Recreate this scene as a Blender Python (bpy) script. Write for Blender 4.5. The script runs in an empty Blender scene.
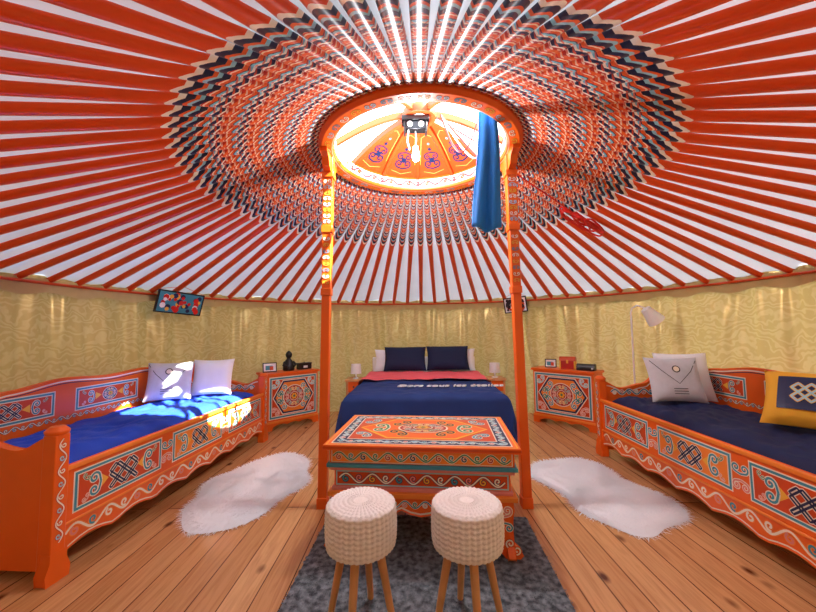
import bpy, math, random
from math import sin, cos, pi, radians, sqrt, atan2
from mathutils import Vector, Matrix, noise
random.seed(7)
S = bpy.context.scene
try:
    S.view_settings.view_transform = 'Standard'
    S.view_settings.look = 'None'
except Exception: pass

def hx(s, a=1.0):
    s = s.lstrip('#'); r = []
    for i in (0, 2, 4):
        c = int(s[i:i+2], 16)/255
        r.append(c/12.92 if c <= .04045 else ((c+.055)/1.055)**2.4)
    return (r[0], r[1], r[2], a)

# ------------------------------------------------------------ materials
def N(nt, t, **k):
    n = nt.nodes.new(t)
    for a, b in k.items(): setattr(n, a, b)
    return n
def base(name):
    m = bpy.data.materials.new(name); m.use_nodes = True
    nt = m.node_tree; nt.nodes.clear()
    out = N(nt, 'ShaderNodeOutputMaterial')
    return m, nt, out
def mat(name, c, rough=.5, var=.12, scale=12, bump=0., bscale=60, metal=0, emit=0, trans=0):
    m, nt, out = base(name)
    p = N(nt, 'ShaderNodeBsdfPrincipled')
    tc = N(nt, 'ShaderNodeTexCoord')
    no = N(nt, 'ShaderNodeTexNoise'); no.inputs['Scale'].default_value = scale
    nt.links.new(tc.outputs['Object'], no.inputs['Vector'])
    mx = N(nt, 'ShaderNodeMix', data_type='RGBA')
    c = hx(c) if isinstance(c, str) else c
    mx.inputs[6].default_value = tuple(x*(1-var) for x in c[:3])+(1,)
    mx.inputs[7].default_value = tuple(min(1, x*(1+var)) for x in c[:3])+(1,)
    nt.links.new(no.outputs['Fac'], mx.inputs[0])
    nt.links.new(mx.outputs[2], p.inputs['Base Color'])
    p.inputs['Roughness'].default_value = rough
    p.inputs['Metallic'].default_value = metal
    if emit:
        p.inputs['Emission Color'].default_value = c
        p.inputs['Emission Strength'].default_value = emit
    if bump:
        n2 = N(nt, 'ShaderNodeTexNoise'); n2.inputs['Scale'].default_value = bscale
        nt.links.new(tc.outputs['Object'], n2.inputs['Vector'])
        b = N(nt, 'ShaderNodeBump'); b.inputs['Strength'].default_value = bump
        b.inputs['Distance'].default_value = .01
        nt.links.new(n2.outputs['Fac'], b.inputs['Height'])
        nt.links.new(b.outputs[0], p.inputs['Normal'])
    if trans:
        t = N(nt, 'ShaderNodeBsdfTranslucent'); nt.links.new(mx.outputs[2], t.inputs['Color'])
        s = N(nt, 'ShaderNodeMixShader'); s.inputs[0].default_value = trans
        nt.links.new(p.outputs[0], s.inputs[1]); nt.links.new(t.outputs[0], s.inputs[2])
        nt.links.new(s.outputs[0], out.inputs[0])
    else:
        nt.links.new(p.outputs[0], out.inputs[0])
    return m

ORANGE = mat('orange_lacquer', '#EE6614', .36, .12, 5, .05, 40)
ORANGE2 = mat('orange_light', '#F48A2C', .4, .12, 5)
DORANGE = mat('dark_orange', '#D0480F', .4)
DOME = mat('dome_orange', '#D6480E', .5, .1, 6)
NAVY = mat('paint_navy', '#16244F', .45)
TEAL = mat('paint_teal', '#3E93A6', .45)
CYAN = mat('paint_lightblue', '#9CD0DC', .45)
GREEN = mat('paint_green', '#3F8A5A', .45)
PINK = mat('paint_pink', '#E58A80', .45)
WHITE = mat('paint_cream', '#F6EAD4', .45)
RED = mat('paint_red', '#B5261A', .45)
YEL = mat('paint_yellow', '#F0B83C', .45)
BLACK = mat('black_plastic', '#111114', .4)
WOOD = mat('light_beech', '#D9A066', .45, .2, 20)
WFAB = mat('white_linen', '#F2F5F9', .85, .05, 8, .15, 150)
GFAB = mat('grey_linen', '#CDCED4', .85, .08, 30, .2, 200)
BLUEL = mat('sunlit_blue_cotton', '#1446C4', .7, .15, 4, .1, 120)  # left daybed cover, its blue brightened in the colour itself for sunlight
NAVYF = mat('navy_cotton', '#0A1C4C', .75, .15, 4, .1, 120)
NAVYB = mat('navy_bedspread', '#0F2F6C', .8, .15, 4, .1, 120)
NAVYP = mat('dark_navy_pillow', '#0B1A40', .8, .15, 4, .1, 120)
PINKF = mat('coral_cotton', '#F46670', .75, .1, 4, .1, 120)
KNIT = mat('cream_knit', '#F0E8E0', .9, .06, 60, .2, 300)
FURB = mat('sheepskin_hide', (.93, .96, .99, 1), .95, .02, 9)
FUR = mat('white_sheepskin', (.95, .97, .99, 1), .95, .02, 9, trans=.3)
BLUET = mat('blue_towel', '#2488E4', .8, .12, 6, .2, 200)
REDR = mat('red_rope', '#D8231A', .6)
WHP = mat('white_plastic', '#F2F2F0', .35, .03)
YELF = mat('mustard_fabric', '#EFB02E', .8, .1, 8, .2, 200)
METAL = mat('dark_metal', '#3A3A3E', .3, .05, metal=.8)
SHADE = mat('lamp_shade', '#F2EBDD', .7, .03)

def fabric_translucent(name, c1, c2, trans, pattern=False, scale=3):
    m, nt, out = base(name)
    tc = N(nt, 'ShaderNodeTexCoord')
    mx = N(nt, 'ShaderNodeMix', data_type='RGBA')
    mx.inputs[6].default_value = hx(c1); mx.inputs[7].default_value = hx(c2)
    d = N(nt, 'ShaderNodeBsdfDiffuse'); t = N(nt, 'ShaderNodeBsdfTranslucent')
    g = N(nt, 'ShaderNodeBsdfGlossy'); g.inputs['Roughness'].default_value = .33
    if pattern:
        n1 = N(nt, 'ShaderNodeTexNoise'); n1.inputs['Scale'].default_value = 6
        n1.inputs['Detail'].default_value = 2
        nt.links.new(tc.outputs['UV'], n1.inputs['Vector'])
        ms = N(nt, 'ShaderNodeMix', data_type='RGBA'); ms.inputs[0].default_value = .3
        nt.links.new(tc.outputs['UV'], ms.inputs[6]); nt.links.new(n1.outputs['Color'], ms.inputs[7])
        w = N(nt, 'ShaderNodeTexWave', wave_type='RINGS'); w.inputs['Scale'].default_value = 7
        w.inputs['Distortion'].default_value = 7; w.inputs['Detail'].default_value = 1.5
        w.inputs['Detail Scale'].default_value = 1.4
        nt.links.new(ms.outputs[2], w.inputs['Vector'])
        r = N(nt, 'ShaderNodeValToRGB')
        r.color_ramp.elements[0].position = .3; r.color_ramp.elements[1].position = .85
        nt.links.new(w.outputs['Fac'], r.inputs[0]); nt.links.new(r.outputs[0], mx.inputs[0])
    else:
        n1 = N(nt, 'ShaderNodeTexNoise'); n1.inputs['Scale'].default_value = scale
        nt.links.new(tc.outputs['Object'], n1.inputs['Vector'])
        nt.links.new(n1.outputs['Fac'], mx.inputs[0])
    s = N(nt, 'ShaderNodeMixShader'); s.inputs[0].default_value = trans
    for x in (d, t, g): nt.links.new(mx.outputs[2], x.inputs['Color'])
    nt.links.new(d.outputs[0], s.inputs[1]); nt.links.new(t.outputs[0], s.inputs[2])
    s2 = N(nt, 'ShaderNodeMixShader'); s2.inputs[0].default_value = .45 if pattern else .0
    nt.links.new(s.outputs[0], s2.inputs[1]); nt.links.new(g.outputs[0], s2.inputs[2])
    nt.links.new(s2.outputs[0], out.inputs[0])
    return m
CANVAS = fabric_translucent('roof_canvas', '#BCC4D0', '#D2D8E0', .045)
BROCADE = fabric_translucent('gold_brocade', '#BBA468', '#C6B178', .08, True)

def pole_mat():
    m, nt, out = base('painted_pole')
    L = nt.links.new
    p = N(nt, 'ShaderNodeBsdfPrincipled'); p.inputs['Roughness'].default_value = .34
    uv = N(nt, 'ShaderNodeUVMap'); uv.uv_map = 'UVMap'
    sp = N(nt, 'ShaderNodeSeparateXYZ'); L(uv.outputs[0], sp.inputs[0])
    def M(op, a, b=None, c=None):
        n = N(nt, 'ShaderNodeMath', operation=op)
        for i, x in enumerate((a, b, c)):
            if x is None: continue
            if isinstance(x, (int, float)): n.inputs[i].default_value = x
            else: L(x, n.inputs[i])
        return n.outputs[0]
    u = sp.outputs[0]; v = sp.outputs[1]           # u metres from crown, v -1..1
    v2 = M('MULTIPLY', v, v)
    uu = M('ADD', u, M('MULTIPLY', v2, .038))       # tongues point outwards
    ph = M('FRACT', M('MULTIPLY', uu, 6.6))
    r = N(nt, 'ShaderNodeValToRGB'); r.color_ramp.interpolation = 'CONSTANT'
    cols = [(0, '#F06624'), (.17, '#C42818'), (.29, '#FFF4E4'), (.37, '#16224E'), (.55, '#FFF4E4'),
            (.63, '#7CCCE4'), (.72, '#16224E'), (.76, '#F0621E'), (.88, '#FFE6C4'), (.94, '#D8301C')]
    cr = r.color_ramp
    cr.elements[0].position = 0; cr.elements[0].color = hx(cols[0][1])
    cr.elements[1].position = cols[1][0]; cr.elements[1].color = hx(cols[1][1])
    for q, c in cols[2:]:
        e = cr.elements.new(q); e.color = hx(c)
    L(ph, r.inputs[0])
    a = M('SINE', M('MULTIPLY', u, 210.)); b = M('COSINE', M('MULTIPLY', v, 4.2))
    lace = M('GREATER_THAN', M('MULTIPLY', a, b), .5)
    red = M('LESS_THAN', ph, .29)
    mx = N(nt, 'ShaderNodeMix', data_type='RGBA'); L(M('MULTIPLY', lace, .8), mx.inputs[0])
    L(r.outputs[0], mx.inputs[6])
    mc = N(nt, 'ShaderNodeMix', data_type='RGBA'); L(red, mc.inputs[0])
    mc.inputs[6].default_value = hx('#E0501C'); mc.inputs[7].default_value = hx('#F8E8CC')
    L(mc.outputs[2], mx.inputs[7])
    t1 = M('ADD', u, M('MULTIPLY', v2, .055))
    r2 = N(nt, 'ShaderNodeValToRGB'); r2.color_ramp.interpolation = 'CONSTANT'
    e = r2.color_ramp.elements; e[0].position = 0; e[0].color = (0, 0, 0, 0)
    e[1].position = .76; e[1].color = hx('#121C44')
    for q, c in ((.79, '#9AD2E0'), (.812, '#F06420'), (.83, '#121C44'), (.868, '#FFF4E2'), (.90, '#E84E10')):
        x = e.new(q); x.color = hx(c)
    L(t1, r2.inputs[0])
    m3 = N(nt, 'ShaderNodeMix', data_type='RGBA'); L(M('GREATER_THAN', t1, .76), m3.inputs[0])
    L(mx.outputs[2], m3.inputs[6]); L(r2.outputs[0], m3.inputs[7])
    L(m3.outputs[2], p.inputs['Base Color']); L(p.outputs[0], out.inputs[0])
    return m
POLE = pole_mat()

def floor_mat():
    m, nt, out = base('pine_planks')
    L = nt.links.new
    p = N(nt, 'ShaderNodeBsdfPrincipled'); p.inputs['Roughness'].default_value = .27
    tc = N(nt, 'ShaderNodeTexCoord')
    mp = N(nt, 'ShaderNodeMapping'); mp.inputs['Rotation'].default_value = (0, 0, radians(90))
    L(tc.outputs['Object'], mp.inputs['Vector'])
    br = N(nt, 'ShaderNodeTexBrick'); br.offset = .43
    br.inputs['Scale'].default_value = 1; br.inputs['Brick Width'].default_value = 2.1
    br.inputs['Row Height'].default_value = .135; br.inputs['Mortar Size'].default_value = .003
    br.inputs['Color1'].default_value = hx('#DDA872'); br.inputs['Color2'].default_value = hx('#C68C58')
    br.inputs['Mortar'].default_value = hx('#5A3218')
    L(mp.outputs[0], br.inputs['Vector'])
    st = N(nt, 'ShaderNodeMapping'); st.inputs['Scale'].default_value = (12, .8, 1)
    L(tc.outputs['Object'], st.inputs['Vector'])
    no = N(nt, 'ShaderNodeTexNoise'); no.inputs['Scale'].default_value = 3; no.inputs['Detail'].default_value = 6
    no.inputs['Distortion'].default_value = 1.6
    L(st.outputs[0], no.inputs['Vector'])
    mx = N(nt, 'ShaderNodeMix', data_type='RGBA', blend_type='MULTIPLY'); mx.inputs[0].default_value = .5
    r = N(nt, 'ShaderNodeValToRGB')
    r.color_ramp.elements[0].position = .32; r.color_ramp.elements[0].color = (.58, .42, .32, 1)
    r.color_ramp.elements[1].position = .58; r.color_ramp.elements[1].color = (1, 1, 1, 1)
    L(no.outputs['Fac'], r.inputs[0]); L(br.outputs['Color'], mx.inputs[6]); L(r.outputs[0], mx.inputs[7])
    k = N(nt, 'ShaderNodeMapping'); k.inputs['Scale'].default_value = (5.2, 3.0, 1)
    L(tc.outputs['Object'], k.inputs['Vector'])
    vo = N(nt, 'ShaderNodeTexVoronoi'); vo.inputs['Scale'].default_value = 1.0
    L(k.outputs[0], vo.inputs['Vector'])
    kr = N(nt, 'ShaderNodeValToRGB')
    kr.color_ramp.elements[0].position = .05; kr.color_ramp.elements[0].color = (.16, .06, .03, 1)
    kr.color_ramp.elements[1].position = .15; kr.color_ramp.elements[1].color = (1, 1, 1, 1)
    L(vo.outputs['Distance'], kr.inputs[0])
    m2 = N(nt, 'ShaderNodeMix', data_type='RGBA', blend_type='MULTIPLY'); m2.inputs[0].default_value = .95
    L(mx.outputs[2], m2.inputs[6]); L(kr.outputs[0], m2.inputs[7])
    L(m2.outputs[2], p.inputs['Base Color']); L(p.outputs[0], out.inputs[0])
    return m
FLOOR = floor_mat()

def rug_mat():
    m, nt, out = base('grey_shag')
    L = nt.links.new
    p = N(nt, 'ShaderNodeBsdfPrincipled'); p.inputs['Roughness'].default_value = .9
    tc = N(nt, 'ShaderNodeTexCoord')
    no = N(nt, 'ShaderNodeTexNoise'); no.inputs['Scale'].default_value = 34; no.inputs['Detail'].default_value = 4
    L(tc.outputs['Object'], no.inputs['Vector'])
    r = N(nt, 'ShaderNodeValToRGB')
    r.color_ramp.elements[0].position = .35; r.color_ramp.elements[0].color = hx('#3A4046')
    r.color_ramp.elements[1].position = .72; r.color_ramp.elements[1].color = hx('#8C949A')
    L(no.outputs['Fac'], r.inputs[0]); L(r.outputs[0], p.inputs['Base Color']); L(p.outputs[0], out.inputs[0])
    return m
RUG = rug_mat()

# ------------------------------------------------------------ builder
class B:
    def __init__(s): s.v = []; s.f = []; s.m = []; s.mats = []; s.uv = None
    def mi(s, m):
        if m not in s.mats: s.mats.append(m)
        return s.mats.index(m)
    def add(s, vs, fs, m, M=None):
        o = len(s.v); k = s.mi(m)
        if M is not None: vs = [tuple(M @ Vector(q)) for q in vs]
        s.v += [tuple(q) for q in vs]
        s.f += [tuple(i+o for i in q) for q in fs]; s.m += [k]*len(fs)
    def box(s, c, d, m, M=None):
        x, y, z = c; a, b, e = d[0]/2, d[1]/2, d[2]/2
        vs = [(x+i*a, y+j*b, z+k*e) for i in (-1, 1) for j in (-1, 1) for k in (-1, 1)]
        s.add(vs, [(0, 1, 3, 2), (4, 6, 7, 5), (0, 4, 5, 1), (2, 3, 7, 6), (0, 2, 6, 4), (1, 5, 7, 3)], m, M)
    def bx(s, x0, x1, y0, y1, z0, z1, m, M=None):
        s.box(((x0+x1)/2, (y0+y1)/2, (z0+z1)/2), (x1-x0, y1-y0, z1-z0), m, M)
    def cyl(s, p0, p1, r0, r1, m, n=12):
        p0 = Vector(p0); p1 = Vector(p1); d = (p1-p0).normalized()
        a = d.orthogonal().normalized(); b = d.cross(a)
        vs = []
        for p, r in ((p0, r0), (p1, r1)):
            for i in range(n):
                t = 2*pi*i/n; vs.append(p+a*(r*cos(t))+b*(r*sin(t)))
        fs = [(i, (i+1) % n, n+(i+1) % n, n+i) for i in range(n)]
        fs += [tuple(range(n-1, -1, -1)), tuple(range(n, 2*n))]
        s.add(vs, fs, m)
    def lathe(s, prof, m, n=24, c=(0, 0, 0), M=None):
        vs = []; fs = []
        for r, z in prof:
            for i in range(n):
                t = 2*pi*i/n; vs.append((c[0]+r*cos(t), c[1]+r*sin(t), c[2]+z))
        for j in range(len(prof)-1):
            for i in range(n):
                fs.append((j*n+i, j*n+(i+1) % n, (j+1)*n+(i+1) % n, (j+1)*n+i))
        s.add(vs, fs, m, M)
    def tube(s, pts, r, m, n=6):
        pts = [Vector(p) for p in pts]; vs = []; fs = []
        up = None
        for i, p in enumerate(pts):
            d = (pts[min(i+1, len(pts)-1)]-pts[max(i-1, 0)]).normalized()
            if up is None: a = d.orthogonal().normalized()
            else: a = (up-d*up.dot(d)).normalized()
            up = a; b = d.cross(a)
            rr = r[i] if isinstance(r, (list, tuple)) else r
            for k in range(n):
                t = 2*pi*k/n; vs.append(p+a*(rr*cos(t))+b*(rr*sin(t)))
        for j in range(len(pts)-1):
            for k in range(n): fs.append((j*n+k, j*n+(k+1) % n, (j+1)*n+(k+1) % n, (j+1)*n+k))
        fs += [tuple(range(n-1, -1, -1)), tuple(range((len(pts)-1)*n, len(pts)*n))]
        s.add(vs, fs, m)
    def extr(s, poly, f, h0, h1, m):
        n = len(poly)
        vs = [f(u, v, h0) for u, v in poly]+[f(u, v, h1) for u, v in poly]
        fs = [tuple(range(n)), tuple(range(2*n-1, n-1, -1))]+[(i, (i+1) % n, n+(i+1) % n, n+i) for i in range(n)]
        s.add(vs, fs, m)
    def build(s, name, parent=None, loc=(0, 0, 0), rz=0, smooth=35, bevel=0):
        me = bpy.data.meshes.new(name); me.from_pydata(s.v, [], s.f)
        for m in s.mats: me.materials.append(m)
        me.polygons.foreach_set('material_index', s.m)
        if smooth:
            me.polygons.foreach_set('use_smooth', [True]*len(me.polygons))
            me.set_sharp_from_angle(angle=radians(smooth))
        me.update()
        o = bpy.data.objects.new(name, me); S.collection.objects.link(o)
        o.location = loc; o.rotation_euler = (0, 0, rz)
        if parent: o.parent = parent
        if bevel:
            bm = o.modifiers.new('b', 'BEVEL'); bm.width = bevel; bm.segments = 2
            bm.limit_method = 'ANGLE'; bm.angle_limit = radians(50)
        return o
def empty(name, loc=(0, 0, 0), rz=0, parent=None):
    o = bpy.data.objects.new(name, None); o.empty_display_size = .1
    S.collection.objects.link(o); o.location = loc; o.rotation_euler = (0, 0, rz)
    if parent: o.parent = parent
    return o

# ---------------- flat painted ornaments (thin raised paint relief)
def rib(b, pts, w, m, f, h, closed=False):
    n = len(pts); L = []; R = []
    for i in range(n):
        if closed: p, q = pts[i-1], pts[(i+1) % n]
        else: p, q = pts[max(i-1, 0)], pts[min(i+1, n-1)]
        dx, dy = q[0]-p[0], q[1]-p[1]; l = sqrt(dx*dx+dy*dy) or 1
        nx, ny = -dy/l*w/2, dx/l*w/2
        L.append(f(pts[i][0]+nx, pts[i][1]+ny, h)); R.append(f(pts[i][0]-nx, pts[i][1]-ny, h))
    fs = [(i, (i+1) % n, n+(i+1) % n, n+i) for i in range(n if closed else n-1)]
    b.add(L+R, fs, m)
def orib(b, pts, w, m, o, f, h, closed=False):
    if o is not None: rib(b, pts, w*1.9, o, f, h, closed)
    rib(b, pts, w, m, f, h+.0008, closed)
def rect(b, u0, v0, u1, v1, m, f, h, n=1):
    vs = []
    for i in range(n+1):
        u = u0+(u1-u0)*i/n; vs += [f(u, v0, h), f(u, v1, h)]
    b.add(vs, [(2*i, 2*i+2, 2*i+3, 2*i+1) for i in range(n)], m)
def frame(b, u0, v0, u1, v1, w, m, f, h):
    rect(b, u0, v0, u1, v0+w, m, f, h); rect(b, u0, v1-w, u1, v1, m, f, h)
    rect(b, u0, v0, u0+w, v1, m, f, h); rect(b, u1-w, v0, u1, v1, m, f, h)
def disc(b, cx, cy, r, m, f, h, n=14, ry=None):
    ry = ry or r
    vs = [f(cx+r*cos(2*pi*i/n), cy+ry*sin(2*pi*i/n), h) for i in range(n)]
    b.add(vs, [tuple(range(n))], m)
def poly(b, pts, m, f, h):
    b.add([f(x, y, h) for x, y in pts], [tuple(range(len(pts)))], m)
def spiral(cx, cy, r, st, sg, turns=1.35, n=18, k=.18):
    return [(cx+r*(1-(1-k)*i/n)*cos(st+sg*turns*2*pi*i/n), cy+r*(1-(1-k)*i/n)*sin(st+sg*turns*2*pi*i/n)) for i in range(n+1)]
def cloud(b, f, cx, cy, s, ang, m, o, h):
    ca, sa = cos(ang), sin(ang)
    for sg in (-1, 1):
        pts = [(0, -.45*s)]+spiral(sg*.42*s, .05*s, .40*s, -pi/2 if sg > 0 else -pi/2, sg, 1.25)
        pts = [(cx+x*ca-y*sa, cy+x*sa+y*ca) for x, y in pts]
        orib(b, pts, s*.15, m, o, f, h)
def vine(b, f, u0, u1, vc, amp, cols, o, h, n=None, w=None):
    L = u1-u0; n = n or max(2, int(round(L/(amp*2.6)))); w = w or amp*.26
    pts = [(u0+L*i/(n*8), vc+amp*.8*sin(pi*i/8)) for i in range(n*8+1)]
    orib(b, pts, w, cols[0], o, f, h)
    for k in range(n):
        sg = 1 if k % 2 == 0 else -1
        cx = u0+L*(k+.5)/n
        sp = spiral(cx, vc-sg*amp*.12, amp*.62, sg*pi*.5+.4, sg, 1.1)
        orib(b, sp, w, cols[(k+1) % len(cols)], o, f, h+.0004)
def knot(b, f, cx, cy, rx, ry, m, o, h, a=3, c=4, w=None):
    tri = lambda t: 2*abs(2*((t) % 1)-1)-1
    n = 168; pts = []
    for i in range(n):
        t = i/n; pts.append((cx+rx*tri(a*t+.0), cy+ry*tri(c*t+.125)))
    w = w or min(rx, ry)*.15
    orib(b, pts, w, m, o, f, h, True)
def medal(b, f, cx, cy, r, h, bg=NAVY, sx=1.0):
    g = lambda u, v, hh: f(cx+(u-cx)*sx, v, hh)
    disc(b, cx, cy, r, WHITE, g, h, 24); disc(b, cx, cy, r*.93, bg, g, h+.0007, 24)
    for i in range(8):
        t = 2*pi*i/8
        cloud(b, g, cx+r*.66*cos(t), cy+r*.66*sin(t), r*.34, t-pi/2, (PINK, TEAL, YEL, GREEN)[i % 4], WHITE, h+.0014)
    disc(b, cx, cy, r*.4, WHITE, g, h+.003, 16); disc(b, cx, cy, r*.35, RED, g, h+.0037, 16)
    for i in range(6):
        t = 2*pi*i/6
        disc(b, cx+r*.19*cos(t), cy+r*.19*sin(t), r*.1, YEL, g, h+.0044, 8)
    disc(b, cx, cy, r*.09, GREEN, g, h+.005, 8)
def panel(b, f, u0, v0, u1, v1, kind='knot', bg=DORANGE, h=.001):
    rect(b, u0, v0, u1, v1, WHITE, f, h)
    rect(b, u0+.007, v0+.007, u1-.007, v1-.007, TEAL, f, h+.0006)
    rect(b, u0+.02, v0+.02, u1-.02, v1-.02, WHITE, f, h+.0012)
    rect(b, u0+.026, v0+.026, u1-.026, v1-.026, bg, f, h+.0018)
    cx, cy = (u0+u1)/2, (v0+v1)/2; H = (v1-v0)/2-.03; W = (u1-u0)/2-.03
    h += .0026
    if kind == 'knot':
        rx = min(W*.5, H*1.25)
        knot(b, f, cx, cy, rx, H*.88, NAVY if bg is not NAVY else CYAN, WHITE, h+.002, 3, 4, H*.13)
    elif kind == 'medal':
        rx = H
        medal(b, f, cx, cy, H*.95, h+.002, sx=1.25)
        rx = H*1.2
    for sx in (-1, 1):
        x = cx+sx*(rx+(W-rx)*.5)
        cloud(b, f, x, cy, min((W-rx)*.75, H), -sx*pi/2, TEAL, WHITE, h)
        for sy in (-1, 1):
            cloud(b, f, cx+sx*W*.86, cy+sy*H*.72, H*.38, sx*sy*pi/4 if sx*sy > 0 else -pi/4, (PINK, GREEN)[(sy > 0)], WHITE, h)
    for sx in (-1, 1):
        poly(b, [(cx+sx*(rx+.005), cy), (cx+sx*(rx+(W-rx)*.3), cy+H*.5), (cx+sx*(rx+(W-rx)*.3), cy-H*.5)], YEL, f, h-.0004)

# ------------------------------------------------------------ yurt shell
CX, CY, R = .10, 2.47, 3.0
ZE, ZC, RC = 1.64, 2.52, .70
SL = (ZC-ZE)/(R-RC)

fb = B(); fb.lathe([(.0001, 0), (R+.12, 0), (R+.12, -.08), (.0001, -.08)], FLOOR, 96)
fb.build('floor', loc=(CX, CY, 0), smooth=30)

def wall(name, a0, a1, hole=None):
    vs = []; fs = []; uvs = []
    n = int((a1-a0)/radians(.3)); rows = 24
    for i in range(n+1):
        a = a0+(a1-a0)*i/n
        for j in range(rows+1):
            z = (ZE+.03)*j/rows
            d = .022*sin(a*46+4.0*sin(a*7)+1.2*noise.noise(Vector((a*6, z*1.5, 8))))*(.4+.6*j/rows)+.03*noise.noise(Vector((a*9, z*1.6, 3)))
            d += .040*noise.noise(Vector((a*22, z*1.3+a*5, 1)))+.014*noise.noise(Vector((a*50, z*3-a*9, 6)))
            r = R+.06+d
            vs.append((CX+r*cos(a), CY+r*sin(a), z)); uvs.append((a*R, z))
    for i in range(n):
        for j in range(rows):
            q = i*(rows+1)+j; fs.append((q, q+rows+1, q+rows+2, q+1))
    b = B(); b.add(vs, fs, BROCADE); o = b.build(name, smooth=180)
    ul = o.data.uv_layers.new(name='UVMap')
    for lp in o.data.loops: ul.data[lp.index].uv = uvs[lp.vertex_index]
    return o
wall('wall_back', radians(45), radians(135))
wall('wall_left', radians(135), radians(225))
wall('wall_right', radians(-45), radians(45))
DA = .155
wall('wall_front_left', radians(225), radians(270)-DA)
wall('wall_front_right', radians(270)+DA, radians(315))
# door behind camera
b = B(); dw = (R+.03)*sin(DA); yd = CY-(R+.0)*cos(DA)
b.bx(CX-dw-.03, CX-dw+.05, yd-.06, yd+.03, 0, 1.66, ORANGE); b.bx(CX+dw-.05, CX+dw+.03, yd-.06, yd+.03, 0, 1.66, ORANGE)
b.bx(CX-dw, CX+dw, yd-.06, yd+.03, 1.56, 1.66, ORANGE)
b.bx(CX-dw+.05, CX+dw-.05, yd-.05, yd-.01, .01, 1.56, ORANGE2)
panel(b, lambda u, v, h: (CX+u, yd-.01+h, v), -.3, .2, .3, .7, 'medal'); panel(b, lambda u, v, h: (CX+u, yd-.01+h, v), -.3, .85, .3, 1.4, 'medal')
b.cyl((CX+.36, yd, .8), (CX+.36, yd+.05, .8), .015, .015, METAL)
b.build('door_1')

# ceiling canvas (seamed cone with slight sag)
vs = []; fs = []; n = 352; rows = 16
for i in range(n):
    a = 2*pi*i/n
    for j in range(rows+1):
        r = RC-.04+(R+.14-RC+.04)*j/rows
        z = ZC+.045-(r-RC)*SL-.012*sin(pi*j/rows)*abs(sin(a*44))+.022*noise.noise(Vector((cos(a)*r*4, sin(a)*r*4, 0)))
        vs.append((r*cos(a), r*sin(a), z))
for i in range(n):
    for j in range(rows):
        q = i*(rows+1)+j; q2 = ((i+1) % n)*(rows+1)+j
        fs.append((q, q2, q2+1, q+1))
b = B(); b.add(vs, fs, CANVAS); b.build('ceiling', loc=(CX, CY, 0), smooth=180)

# roof poles
NP = 88
b = B(); uvs = []
vs = []; fs = []
for i in range(NP):
    a = 2*pi*(i+.5)/NP; er = Vector((cos(a), sin(a), 0)); et = Vector((-sin(a), cos(a), 0))
    for j, (r, hw, hh) in enumerate(((RC-.02, .022, .022), (1.1, .033, .020), (1.50, .036, .020), (1.60, .028, .021), (R+.03, .026, .021))):
        c = Vector((CX, CY, 0))+er*r; c.z = ZC-(r-RC)*SL
        L = (r-RC)*sqrt(1+SL*SL)
        sec = ((-1, .7), (-.9, -.5), (-.4, -1), (.4, -1), (.9, -.5), (1, .7))
        for x, y in sec:
            vs.append(tuple(c+et*(x*hw)+Vector((0, 0, y*hh)))); uvs.append((L, x))
    o = i*30
    for j in range(4):
        for k in range(6):
            fs.append((o+j*6+k, o+j*6+(k+1) % 6, o+(j+1)*6+(k+1) % 6, o+(j+1)*6+k))
b.add(vs, fs, POLE)
ob = b.build('roof_poles', smooth=60)
ul = ob.data.uv_layers.new(name='UVMap')
for lp in ob.data.loops: ul.data[lp.index].uv = uvs[lp.vertex_index]

# eave trim
b = B()
pts = [(CX+(R-.02)*cos(2*pi*i/120), CY+(R-.02)*sin(2*pi*i/120), ZE-.035) for i in range(121)]
b.tube(pts, .012, DORANGE, 6)
b.build('trim_1')
b = B(); vs = []; fs = []; n = 528
for i in range(n):
    a = 2*pi*i/n
    for j, z in enumerate((ZE-.0, ZE-.06, ZE-.12)):
        r = R-.0+.008*sin(a*88)-.002*j
        vs.append((CX+r*cos(a), CY+r*sin(a), z+.015*sin(a*44)*(j == 2)))
for i in range(n):
    for j in range(2): q = i*3+j; q2 = ((i+1) % n)*3+j; fs.append((q, q2, q2+1, q+1))
b.add(vs, fs, mat('cream_band', '#C4AE72', .8)); b.build('trim_2', smooth=180)

# ------------------------------------------------------------ crown
crown = empty('roof_crown', (CX, CY, 0))
b = B()
ri, ro = RC-.08, RC+.02
b.lathe([(ri, ZC-.05), (ro-.02, ZC-.06), (ro, ZC-.04), (ro, ZC+.07), (ri, ZC+.07), (ri-.01, ZC+.05), (ri-.01, ZC-.035), (ri, ZC-.05)], ORANGE, 96)
HZ = 2.78; HR = .10
def dome(r):   # underside height of spokes
    t = (r-HR)/(ri-HR); return HZ-(HZ-ZC-.05)*t**1.6
b.lathe([(HR-.03, HZ-.03), (HR+.02, HZ-.035), (HR+.03, HZ+.0), (HR+.02, HZ+.03), (HR-.03, HZ+.03), (HR-.03, HZ-.03)], DOME, 40)
NS = 12
for i in range(NS):
    a = 2*pi*i/NS
    pl = []
    for j in range(11):
        r = HR+(ri+.01-HR)*j/10; pl.append((r, dome(r)-.015))
    pl += [(r, z+.035) for r, z in reversed(pl)]
    f = lambda u, v, h: (u*cos(a)-h*sin(a), u*sin(a)+h*cos(a), v)
    if i in (7, 9, 11) : continue
    b.extr(pl, f, -.014, .014, DOME)
b.build('ring_and_spokes', crown, bevel=.004)
b = B()
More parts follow.
